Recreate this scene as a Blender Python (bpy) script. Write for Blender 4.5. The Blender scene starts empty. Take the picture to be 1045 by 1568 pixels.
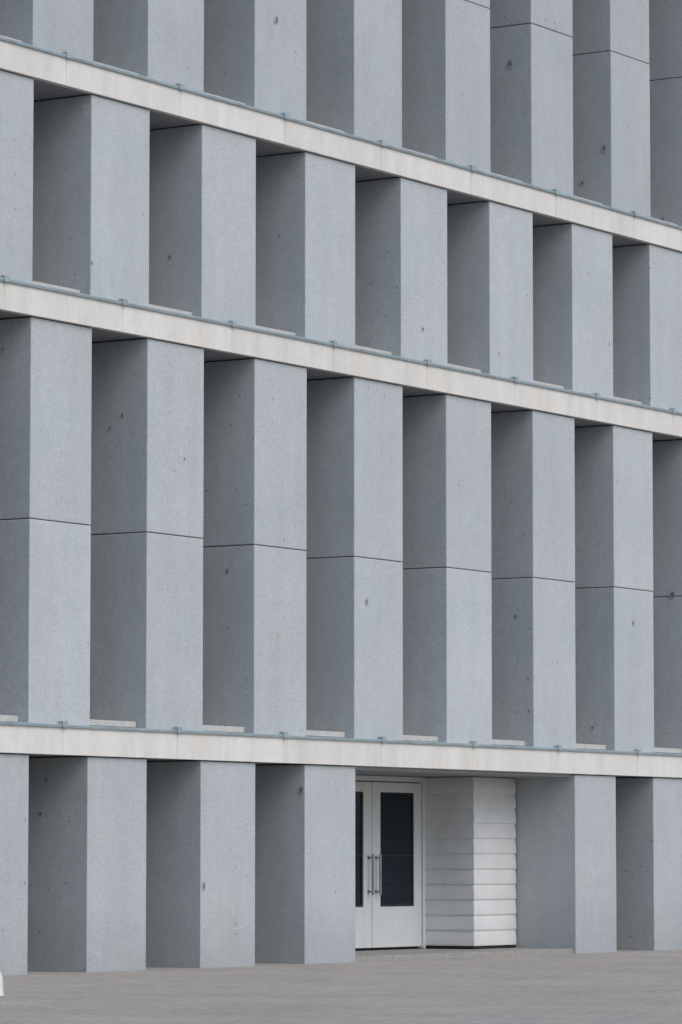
import bpy, bmesh, math, random
from mathutils import Vector
random.seed(7)
sc = bpy.context.scene

# ------------------------------------------------------------------ dimensions (metres)
P = 2.888; FW = 1.484; DEPTH = 1.22
A0 = -6.836; B0 = -8.270
N0, N1 = -8, 17
L1 = (3.14, 3.55); L2 = (9.45, 9.87); L3 = (12.93, 13.35); L4 = (19.25, 19.67)
XL = B0 + N0*P - 0.6; XR = B0 + N1*P + 0.4

# ------------------------------------------------------------------ material helpers
def mat(name):
    m = bpy.data.materials.new(name); m.use_nodes = True
    nt = m.node_tree; nt.nodes.clear()
    out = nt.nodes.new('ShaderNodeOutputMaterial'); b = nt.nodes.new('ShaderNodeBsdfPrincipled')
    nt.links.new(b.outputs[0], out.inputs[0])
    return m, nt, b
def node(nt, t, **kw):
    n = nt.nodes.new(t)
    for k, v in kw.items(): setattr(n, k, v)
    return n
def coords(nt, scale=(1,1,1)):
    tc = node(nt,'ShaderNodeTexCoord'); mp = node(nt,'ShaderNodeMapping')
    mp.inputs['Scale'].default_value = scale
    nt.links.new(tc.outputs['Object'], mp.inputs[0]); return mp.outputs[0]
def noise(nt, vec, s, d=4, r=0.55):
    n = node(nt,'ShaderNodeTexNoise'); n.inputs['Scale'].default_value = s
    n.inputs['Detail'].default_value = d; n.inputs['Roughness'].default_value = r
    nt.links.new(vec, n.inputs['Vector']); return n.outputs['Fac']
def rng(nt, val, a, b, c, d):
    n = node(nt,'ShaderNodeMapRange'); n.clamp = True
    for i, v in enumerate((a,b,c,d)): n.inputs[i+1].default_value = v
    nt.links.new(val, n.inputs[0]); return n.outputs[0]
def mul(nt, a, b, op='MULTIPLY'):
    n = node(nt,'ShaderNodeMath', operation=op)
    for i, v in enumerate((a,b)):
        if isinstance(v,(int,float)): n.inputs[i].default_value = v
        else: nt.links.new(v, n.inputs[i])
    return n.outputs[0]
def tint(nt, col, fac):
    """colour * scalar"""
    n = node(nt,'ShaderNodeVectorMath', operation='SCALE')
    if isinstance(col, tuple): n.inputs[0].default_value = col[:3]
    else: nt.links.new(col, n.inputs[0])
    nt.links.new(fac, n.inputs['Scale']); return n.outputs[0]
def mix(nt, f, a, b):
    n = node(nt,'ShaderNodeMix', data_type='RGBA')
    if isinstance(f,(int,float)): n.inputs[0].default_value = f
    else: nt.links.new(f, n.inputs[0])
    for i, v in ((6,a),(7,b)):
        if isinstance(v, tuple): n.inputs[i].default_value = (*v[:3],1)
        else: nt.links.new(v, n.inputs[i])
    return n.outputs[2]
def bump(nt, b, h, dist, st=1.0):
    n = node(nt,'ShaderNodeBump'); n.inputs['Distance'].default_value = dist
    n.inputs['Strength'].default_value = st
    nt.links.new(h, n.inputs['Height']); nt.links.new(n.outputs[0], b.inputs['Normal'])

def concrete_mat(name, base, warm):
    m, nt, b = mat(name)
    v = coords(nt); vs = coords(nt,(1.0,1.0,0.12))
    g = rng(nt, noise(nt, v, 20, 3, 0.75), 0.32, 0.68, 0.895, 1.095)
    med = rng(nt, noise(nt, v, 4.5, 5, 0.65), 0.3, 0.7, 0.955, 1.04)
    big = rng(nt, noise(nt, v, 0.55, 3), 0.3, 0.7, 0.955, 1.045)
    st = rng(nt, noise(nt, vs, 3.0, 4), 0.3, 0.75, 1.02, 0.945)
    at = node(nt,'ShaderNodeAttribute', attribute_name='tone')
    f = mul(nt, mul(nt, mul(nt, g, med), mul(nt, big, st)), at.outputs['Fac'])
    # splash-back dirt plus lens edge darkening painted in close to the paving
    sx = node(nt,'ShaderNodeSeparateXYZ'); nt.links.new(v, sx.inputs[0])
    zz = mul(nt, sx.outputs[2], mul(nt, noise(nt, v, 2.5, 4), 0.5), 'SUBTRACT')
    f = mul(nt, f, rng(nt, zz, -0.25, 0.75, 0.84, 1.0))
    # sparse air holes
    vo = node(nt,'ShaderNodeTexVoronoi'); vo.inputs['Scale'].default_value = 6.0
    nt.links.new(v, vo.inputs['Vector'])
    sep = node(nt,'ShaderNodeSeparateColor'); nt.links.new(vo.outputs['Color'], sep.inputs[0])
    rad = rng(nt, sep.outputs[0], 0.78, 1.0, 0.0, 0.15)
    hole = mul(nt, vo.outputs['Distance'], rad, 'LESS_THAN')
    hf = rng(nt, hole, 0, 1, 1.0, 0.68)
    f = mul(nt, f, hf)
    c = mix(nt, rng(nt, noise(nt, v, 0.8, 3), 0.38, 0.7, 0, 1), base, warm)
    nt.links.new(tint(nt, c, f), b.inputs['Base Color'])
    b.inputs['Roughness'].default_value = 0.88
    b.inputs['Specular IOR Level'].default_value = 0.3
    bump(nt, b, mul(nt, g, hf), 0.006, 0.5)
    return m
M_CONC = concrete_mat('precast_concrete', (0.442,0.484,0.508), (0.457,0.490,0.508))

m, nt, b = mat('cream_beam_concrete'); M_BEAM = m
v = coords(nt); vs = coords(nt,(1.0,1.0,0.10))
f = mul(nt, rng(nt, noise(nt, v, 9, 4), 0.3, 0.7, 0.96, 1.03), rng(nt, noise(nt, vs, 2.2, 5, 0.7), 0.4, 0.8, 1.03, 0.84))
at = node(nt,'ShaderNodeAttribute', attribute_name='tone'); f = mul(nt, f, at.outputs['Fac'])
c = mix(nt, rng(nt, noise(nt, v, 0.9, 4), 0.4, 0.75, 0, 1), (0.675,0.67,0.645), (0.655,0.635,0.59))
nt.links.new(tint(nt, c, f), b.inputs['Base Color']); b.inputs['Roughness'].default_value = 0.8

def simple(name, col, rough=0.6, metal=0.0, var=0.06, sc_=6, spec=0.5):
    m, nt, b = mat(name); v = coords(nt)
    f = rng(nt, noise(nt, v, sc_, 4), 0.3, 0.7, 1-var, 1+var)
    nt.links.new(tint(nt, col, f), b.inputs['Base Color'])
    nt.links.new(rng(nt, noise(nt, v, sc_*1.7, 3), 0.3, 0.7, rough*0.9, min(1,rough*1.1)), b.inputs['Roughness'])
    b.inputs['Metallic'].default_value = metal; b.inputs['Specular IOR Level'].default_value = spec
    return m
M_FLASH = simple('zinc_flashing', (0.34,0.42,0.455), 0.45, 0.3, 0.15, 3)
M_DARK = simple('shadow_joint', (0.03,0.032,0.035), 0.9)
M_JOINT = simple('ledge_sealant', (0.30,0.285,0.26), 0.9)
M_SILL = simple('stone_sill', (0.47,0.465,0.45), 0.8, 0, 0.1)
M_WHITE = simple('white_painted_boards', (0.66,0.675,0.68), 0.30, 0, 0.06, 2.5)
M_DOOR = simple('white_door_paint', (0.62,0.65,0.66), 0.4, 0, 0.03)
M_STEEL = simple('brushed_steel', (0.30,0.31,0.32), 0.35, 0.9, 0.05)
M_GLASS = simple('dark_glazing', (0.008,0.015,0.024), 0.06, 0, 0.15, 1, 0.22)
M_FRAME = simple('window_frame_grey', (0.10,0.11,0.12), 0.5)
M_PIT = simple('pit_dark', (0.15,0.17,0.18), 0.95, 0, 0.3, 30)
M_SMUDGE = simple('pit_smudge', (0.33,0.365,0.385), 0.95, 0, 0.12, 30)
M_CRACK = simple('crack_filler', (0.50,0.53,0.55), 0.9, 0, 0.2, 20)
M_SLAB = simple('threshold_stone', (0.29,0.285,0.27), 0.85, 0, 0.15, 12)
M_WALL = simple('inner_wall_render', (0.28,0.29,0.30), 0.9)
M_PLASTIC = simple('white_bollard_paint', (0.72,0.72,0.71), 0.45)

# ------------------------------------------------------------------ mesh helpers
building = bpy.data.objects.new('concrete_office_building', None); sc.collection.objects.link(building)
class Builder:
    def __init__(s, name, material, parent=building, bevel=0.0):
        s.name=name; s.m=material; s.bm=bmesh.new(); s.cl=s.bm.loops.layers.float_color.new('tone'); s.parent=parent; s.bev=bevel
    def box(s, x0,x1,y0,y1,z0,z1, tone=1.0):
        vs=[s.bm.verts.new((x,y,z)) for z in (z0,z1) for y in (y0,y1) for x in (x0,x1)]
        for q in ((0,2,3,1),(4,5,7,6),(0,1,5,4),(1,3,7,5),(3,2,6,7),(2,0,4,6)):
            f=s.bm.faces.new([vs[i] for i in q])
            for l in f.loops: l[s.cl]=(tone,tone,tone,1)
    def poly(s, pts, tone=1.0):
        f=s.bm.faces.new([s.bm.verts.new(p) for p in pts])
        for l in f.loops: l[s.cl]=(tone,tone,tone,1)
    def done(s):
        me=bpy.data.meshes.new(s.name); s.bm.to_mesh(me); s.bm.free(); me.materials.append(s.m)
        o=bpy.data.objects.new(s.name, me); sc.collection.objects.link(o); o.parent=s.parent
        if s.bev:
            md=o.modifiers.new('bevel','BEVEL'); md.width=s.bev; md.segments=2; md.limit_method='ANGLE'
        return o

# ------------------------------------------------------------------ piers
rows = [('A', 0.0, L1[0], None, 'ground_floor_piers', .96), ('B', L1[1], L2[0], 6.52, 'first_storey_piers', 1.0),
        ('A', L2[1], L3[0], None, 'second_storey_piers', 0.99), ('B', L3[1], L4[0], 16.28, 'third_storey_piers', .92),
        ('A', L4[1], 22.8, None, 'top_storey_piers', .92)]  # row tone paints in lens vignetting: ground and upper rows darker
core = Builder('pier_joint_cores', M_DARK)
sill = Builder('window_sills', M_SILL, bevel=0.008)
glass = Builder('window_glazing', M_GLASS); frame = Builder('window_frames', M_FRAME, bevel=0.005)
for k,(kind,z0,z1,j,name,rt) in enumerate(rows):
    bld = Builder(name, M_CONC, bevel=0.012)
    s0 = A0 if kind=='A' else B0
    for n in range(N0, N1):
        x0 = s0+n*P; x1=x0+FW
        skip = (k==0 and n in (3,4))
        if not skip:
            jx = random.uniform(-0.008,0.008); jy = random.uniform(-0.005,0.005)
            zt = z1-0.014; zb = z0-(0.05 if k==0 else -0.0)
            if j:
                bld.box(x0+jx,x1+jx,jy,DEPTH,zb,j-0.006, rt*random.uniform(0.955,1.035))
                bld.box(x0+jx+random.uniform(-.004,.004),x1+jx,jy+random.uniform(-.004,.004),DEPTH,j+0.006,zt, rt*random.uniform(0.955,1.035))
            else:
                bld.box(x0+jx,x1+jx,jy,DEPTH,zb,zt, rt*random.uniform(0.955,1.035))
            core.box(x0+0.03,x1-0.03,0.03,DEPTH-0.02,z0+0.02,z1-0.002)
        # gap to the right of this pier
        g0=x1; g1=x0+P
        if k==0 and n in (2,3,4): continue
        zs = z0
        if k>0:
            sill.box(g0+0.012,g1-0.012,0.17,DEPTH-0.01,z0+0.045,z0+0.135); zs=z0+0.135
        fz0=zs+0.01; fz1=z1-0.03
        for a,bb,c,d in ((g0+.02,g0+.09,fz0,fz1),(g1-.09,g1-.02,fz0,fz1),(g0+.09,g1-.09,fz0,fz0+.07),(g0+.09,g1-.09,fz1-.07,fz1)):
            frame.box(a,bb,1.14,1.215,c,d)
        glass.box(g0+.092,g1-.092,1.175,1.19,fz0+.072,fz1-.072)
    bld.done()
core.done(); sill.done(); glass.done(); frame.done()

# ------------------------------------------------------------------ floor slabs, cream ledges, flashings, clips
slab = Builder('floor_slabs', M_WALL); beam = Builder('cream_ledges', M_BEAM, bevel=0.005)
fl = Builder('metal_flashings', M_FLASH, bevel=0.004); clip = Builder('flashing_clips', M_FLASH, bevel=0.006)
bcore = Builder('ledge_joint_cores', M_JOINT)
for (z0,z1),s0 in ((L1,B0),(L2,A0),(L3,B0),(L4,A0)):
    slab.box(XL,XR,0.06,6.0,z0+0.004,z1)
    bcore.box(XL+.01,XR-.01,-0.045,0.058,z0+0.01,z1-0.01)
    for n in range(N0,N1):
        c = s0+n*P+FW/2
        beam.box(c+0.003, c+P-0.003, -0.055, 0.055, z0, z1, random.uniform(0.965,1.02))
        w=0.06
        clip.box(c-w,c+w,-0.108,-0.097,z1-0.02,z1+0.075)
        clip.box(c-w,c-w+.02,-0.095,-0.02,z1+0.04,z1+0.075); clip.box(c+w-.02,c+w,-0.095,-0.02,z1+0.04,z1+0.075)
        # flashing sheets lapped every bay
        fl.box(c+.003,c+P-.003,-0.092,0.165,z1+0.002,z1+0.028+random.uniform(-.002,.003))
    fl.box(XL,XR,-0.088,-0.078,z1-0.016,z1+0.0015)
slab.done(); beam.done(); fl.done(); clip.done(); bcore.done()

# body, inner walls, roof
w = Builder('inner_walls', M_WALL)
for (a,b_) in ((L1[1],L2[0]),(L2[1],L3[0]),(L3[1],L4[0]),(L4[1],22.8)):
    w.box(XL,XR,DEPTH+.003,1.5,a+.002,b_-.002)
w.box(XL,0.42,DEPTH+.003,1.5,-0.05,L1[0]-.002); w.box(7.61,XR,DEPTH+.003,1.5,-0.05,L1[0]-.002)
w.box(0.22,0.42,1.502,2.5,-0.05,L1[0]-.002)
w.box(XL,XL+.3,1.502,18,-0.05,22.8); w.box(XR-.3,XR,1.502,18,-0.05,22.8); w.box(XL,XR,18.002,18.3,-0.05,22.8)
w.done()
r = Builder('roof_and_parapet', M_BEAM); r.box(XL,XR,-0.06,18.4,22.803,23.25); r.done()

# ------------------------------------------------------------------ entrance
Y = 2.19; ZB=0.14; ZT=3.07
th = Builder('entrance_threshold', M_SLAB, bevel=0.01); th.box(0.432,7.596,0.05,2.6,-0.03,0.085)
th.done()
e = Builder('entrance_ceiling', M_WALL); e.box(0.43,7.598,0.062,2.5,3.085,3.142); e.done()
e = Builder('door_frame', M_DOOR, bevel=0.006)
xc=4.41; hw=1.62
e.box(xc-hw-.10,xc-hw-.010,Y-.02,Y+.1,.09,3.078); e.box(xc+hw+.010,xc+hw+.09,Y-.02,Y+.1,.09,3.078)
e.box(xc-hw-.008,xc+hw+.008,Y-.02,Y+.1,2.99,3.078)
e.box(0.43,xc-hw-.103,Y-.01,Y+.1,.09,3.078)
e.done()
e = Builder('door_leaves', M_DOOR, bevel=0.008)
for sgn in (-1,1):
    a = xc+0.010*sgn; b2 = xc+hw*sgn
    g1 = xc+0.27*sgn; g2 = xc+(hw-0.24)*sgn
    for p,q,z0,z1 in ((a,g1,.13,2.972),(g2,b2,.13,2.972),(g1,g2,.13,.83),(g1,g2,2.80,2.972)):
        e.box(min(p,q),max(p,q),Y+.01,Y+.07,z0,z1)
e.done()
e = Builder('door_gap_dark', M_DARK); e.box(xc-hw-.05,xc+hw+.05,Y+.102,Y+.14,.086,3.07); e.done()
e = Builder('door_glass', M_GLASS)
for sgn in (-1,1):
    p,q = xc+0.27*sgn, xc+(hw-.24)*sgn
    e.box(min(p,q)+.001,max(p,q)-.001,Y+.045,Y+.055,.832,2.798)
e.done()
e = Builder('door_glass_gaskets_and_reflection', M_DARK)
for sgn in (-1,1):
    p,q = sorted((xc+0.27*sgn, xc+(hw-.24)*sgn))
    for a,b2,c,d in ((p+.002,p+.03,.834,2.796),(q-.03,q-.002,.834,2.796),(p+.03,q-.03,.834,.862),(p+.03,q-.03,2.768,2.796),(p+.03,q-.03,1.70,1.722)):  # last strip is a reflection line drawn across the glass, others are gaskets
        e.box(a,b2,Y+.03,Y+.044,c,d)
e.done()
def cyl(bm, p0, p1, r, seg=12):
    p0=Vector(p0); p1=Vector(p1); d=(p1-p0); L=d.length
    q=d.to_track_quat('Z','Y').to_matrix().to_4x4(); q.translation=(p0+p1)/2
    bmesh.ops.create_cone(bm, cap_ends=True, segments=seg, radius1=r, radius2=r, depth=L, matrix=q)
bm=bmesh.new()
for sgn in (-1,1):
    hx = xc+0.12*sgn
    cyl(bm,(hx,Y-.08,1.03),(hx,Y-.08,1.73),.022)
    for z in (1.09,1.67): cyl(bm,(hx,Y-.08,z),(hx,Y+.012,z),.016); cyl(bm,(hx,Y+.004,z),(hx,Y+.0095,z),.035)
me=bpy.data.meshes.new('door_pull_handles'); bm.to_mesh(me); bm.free(); me.materials.append(M_STEEL)
o=bpy.data.objects.new('door_pull_handles',me); sc.collection.objects.link(o); o.parent=building
# lapped white boards, slightly cushioned profile
e = Builder('white_lap_siding', M_WHITE)
ncs=11; h=(ZT-ZB)/ncs; X0=6.135
for i in range(ncs):
    z0=ZB+i*h; z1=z0+h
    def path(p): return [(X0-p,Y-.005),(X0-p,1.205-p),(7.565,1.205-p)]
    prof=[(.006,z0),(.020,z0+.004),(.025,z0+.03),(.024,z0+.09),(.019,z0+.16),(.010,z0+.23),(.004,z1+.0005)]
    for k in range(2):
        for (pa,za),(pb,zb) in zip(prof,prof[1:]):
            A=path(pa); C=path(pb)
            e.poly([(*A[k],za),(*A[k+1],za),(*C[k+1],zb),(*C[k],zb)])
    e.poly([(7.565,1.25,z0)]+[(7.565,1.205-p_,z_) for p_,z_ in prof]+[(7.565,1.25,z1)])
e.done()
e = Builder('siding_backing', M_DARK); e.box(X0+.02,7.6,1.228,Y+.2,0.087,ZT+.005); e.done()

# ------------------------------------------------------------------ blemishes in the concrete
pit = Builder('concrete_pits', M_PIT); sm = Builder('concrete_pit_halos', M_SMUDGE)
def blob(bl, c, r, face, off, tall=1.25):
    pts=[]; k=11
    for i in range(k):
        a=2*math.pi*i/k; rr=r*random.uniform(.6,1.25)
        u=rr*math.cos(a)*.85; v=rr*math.sin(a)*tall
        pts.append((c[0]+u,c[1]-off,c[2]+v) if face=='F' else (c[0]-off,c[1]-u,c[2]+v))
    bl.poly(pts)
def spot(kind,n,face,t,z,r):
    r*=.9
    x0=(A0 if kind=='A' else B0)+n*P
    c = (x0+t*FW,-0.006,z) if face=='F' else (x0-0.010,t,z)
    blob(sm,c,r*1.45,face,0.002); blob(pit,(c[0],c[1],c[2]+r*.1),r*.85,face,0.004)
for s in (('B',2,'F',.4,14.9,.05),('B',5,'S',.43,15.6,.06),('B',6,'S',.15,14.5,.05),('B',6,'S',.6,13.9,.035),('B',7,'S',.5,13.6,.05),
          ('A',3,'F',.46,10.45,.035),('B',1,'S',.45,8.3,.025),('B',1,'S',.68,8.12,.022),('B',1,'F',.65,7.7,.025),('B',2,'S',.5,6.12,.035),
          ('B',3,'F',.25,5.8,.04),('B',5,'S',.36,5.85,.032),('B',7,'S',.35,6.55,.055),('B',6,'F',.48,5.9,.035),('A',1,'F',.06,1.23,.05),
          ('A',2,'S',.07,2.72,.05),('A',0,'S',.75,2.8,.035),('A',0,'S',.85,2.3,.028),('A',4,'F',.2,10.3,.022),
          ('B',5,'S',.1,4.2,.02),('B',6,'S',.45,4.0,.025),('B',0,'S',.5,9.0,.02),('A',1,'S',.6,10.9,.028),('A',2,'S',.5,11.6,.02),
          ('A',0,'F',.02,10.4,.022),('A',-1,'F',.2,10.8,.02),('A',5,'F',.9,10.9,.022)):
    spot(*s)
pit.done(); sm.done()
cr = Builder('hairline_crack', M_CRACK)
x0=A0+P; pts=[]
for i in range(29):
    t=i/28; pts.append((x0+.02+t*(FW-.06), .60+.05*math.sin(t*7)+.10*t*t*t+random.uniform(-.009,.009)))
for (xa,za),(xb,zb) in zip(pts,pts[1:]):
    ww=random.uniform(.002,.007)
    cr.poly([(xa,-.0065,za-ww),(xb,-.0065,zb-ww),(xb,-.0065,zb+ww),(xa,-.0065,za+ww)])
cr.done()

# ------------------------------------------------------------------ ground
m, nt, b = mat('stone_sett_paving'); v = coords(nt)
br = node(nt,'ShaderNodeTexBrick'); nt.links.new(v, br.inputs['Vector'])
for k_,val in (('Scale',1.0),('Mortar Size',0.009),('Brick Width',0.24),('Row Height',0.12),('Bias',0.0),('Mortar Smooth',0.3)): br.inputs[k_].default_value=val
br.inputs['Color1'].default_value=(0.415,0.39,0.355,1); br.inputs['Color2'].default_value=(0.33,0.312,0.29,1); br.inputs['Mortar'].default_value=(0.19,0.18,0.17,1)
f = mul(nt, rng(nt, noise(nt,v,14,4,.75),.32,.68,.76,1.2), rng(nt, noise(nt,v,0.35,4),.3,.7,.92,1.08))
warm = mix(nt, rng(nt, noise(nt,v,0.8,4),.42,.7,0,.5), br.outputs['Color'], (0.44,0.385,0.315))
nt.links.new(tint(nt,warm,f), b.inputs['Base Color']); b.inputs['Roughness'].default_value=0.85
bump(nt,b,mul(nt,br.outputs['Fac'],-1.0),0.004,0.4)
M_PAVE=m
bm=bmesh.new(); bmesh.ops.create_grid(bm,x_segments=4,y_segments=4,size=600)
me=bpy.data.meshes.new('plaza_pavement'); bm.to_mesh(me); bm.free(); me.materials.append(M_PAVE)
o=bpy.data.objects.new('plaza_pavement',me); sc.collection.objects.link(o)

# low white bollard at the left edge
bm=bmesh.new(); prof=[(0.0,.34),(.09,.337),(.17,.32),(.225,.28),(.25,.22),(.255,.14),(.26,.05),(.27,.0)]
rings=[]
for (r_,z) in prof[1:]:
    rings.append([bm.verts.new((r_*math.cos(2*math.pi*i/40),r_*math.sin(2*math.pi*i/40),z)) for i in range(40)])
top=bm.verts.new((0,0,.34))
for i in range(40):
    bm.faces.new((rings[0][i],rings[0][(i+1)%40],top))
    for a,c in zip(rings,rings[1:]): bm.faces.new((c[i],c[(i+1)%40],a[(i+1)%40],a[i]))
bmesh.ops.recalc_face_normals(bm, faces=bm.faces)
me=bpy.data.meshes.new('white_bollard'); bm.to_mesh(me); bm.free(); me.materials.append(M_PLASTIC)
for p in me.polygons: p.use_smooth=True
o=bpy.data.objects.new('white_bollard',me); sc.collection.objects.link(o); o.location=(-15.715,-4.96,0)

# ------------------------------------------------------------------ light
SUN_AZ=191; SUN_EL=46
wd=bpy.data.worlds.new('World'); sc.world=wd; wd.use_nodes=True; nt=wd.node_tree
bg=nt.nodes['Background']; sky=nt.nodes.new('ShaderNodeTexSky'); sky.sky_type='NISHITA'; sky.sun_disc=False
sky.sun_elevation=math.radians(SUN_EL); sky.sun_rotation=math.radians(SUN_AZ); sky.air_density=1.0; sky.dust_density=2.2; sky.ozone_density=1.0
nt.links.new(sky.outputs[0],bg.inputs[0]); bg.inputs[1].default_value=0.15
sl=bpy.data.lights.new('sun','SUN'); sl.energy=1.25; sl.angle=math.radians(50); sl.color=(1,.98,.95)
so=bpy.data.objects.new('sun',sl); sc.collection.objects.link(so)
az=math.radians(SUN_AZ); el=math.radians(SUN_EL)
d=Vector((math.sin(az)*math.cos(el),math.cos(az)*math.cos(el),math.sin(el)))
so.rotation_euler=(d).to_track_quat('Z','Y').to_euler()

# ------------------------------------------------------------------ camera
cam=bpy.data.cameras.new('camera'); co=bpy.data.objects.new('camera',cam); sc.collection.objects.link(co)
th_=math.radians(32.73); ph=math.radians(4.94)
cam.sensor_fit='VERTICAL'; cam.sensor_height=36; cam.lens=142.3; cam.clip_start=0.5; cam.clip_end=2000
co.location=(-54.6,-35.09,1.6)
d=Vector((math.cos(th_)*math.cos(ph),math.sin(th_)*math.cos(ph),math.sin(ph)))
co.rotation_euler=d.to_track_quat('-Z','Y').to_euler()
sc.camera=co
sc.view_settings.view_transform='Standard'; sc.view_settings.look='None'; sc.view_settings.exposure=0
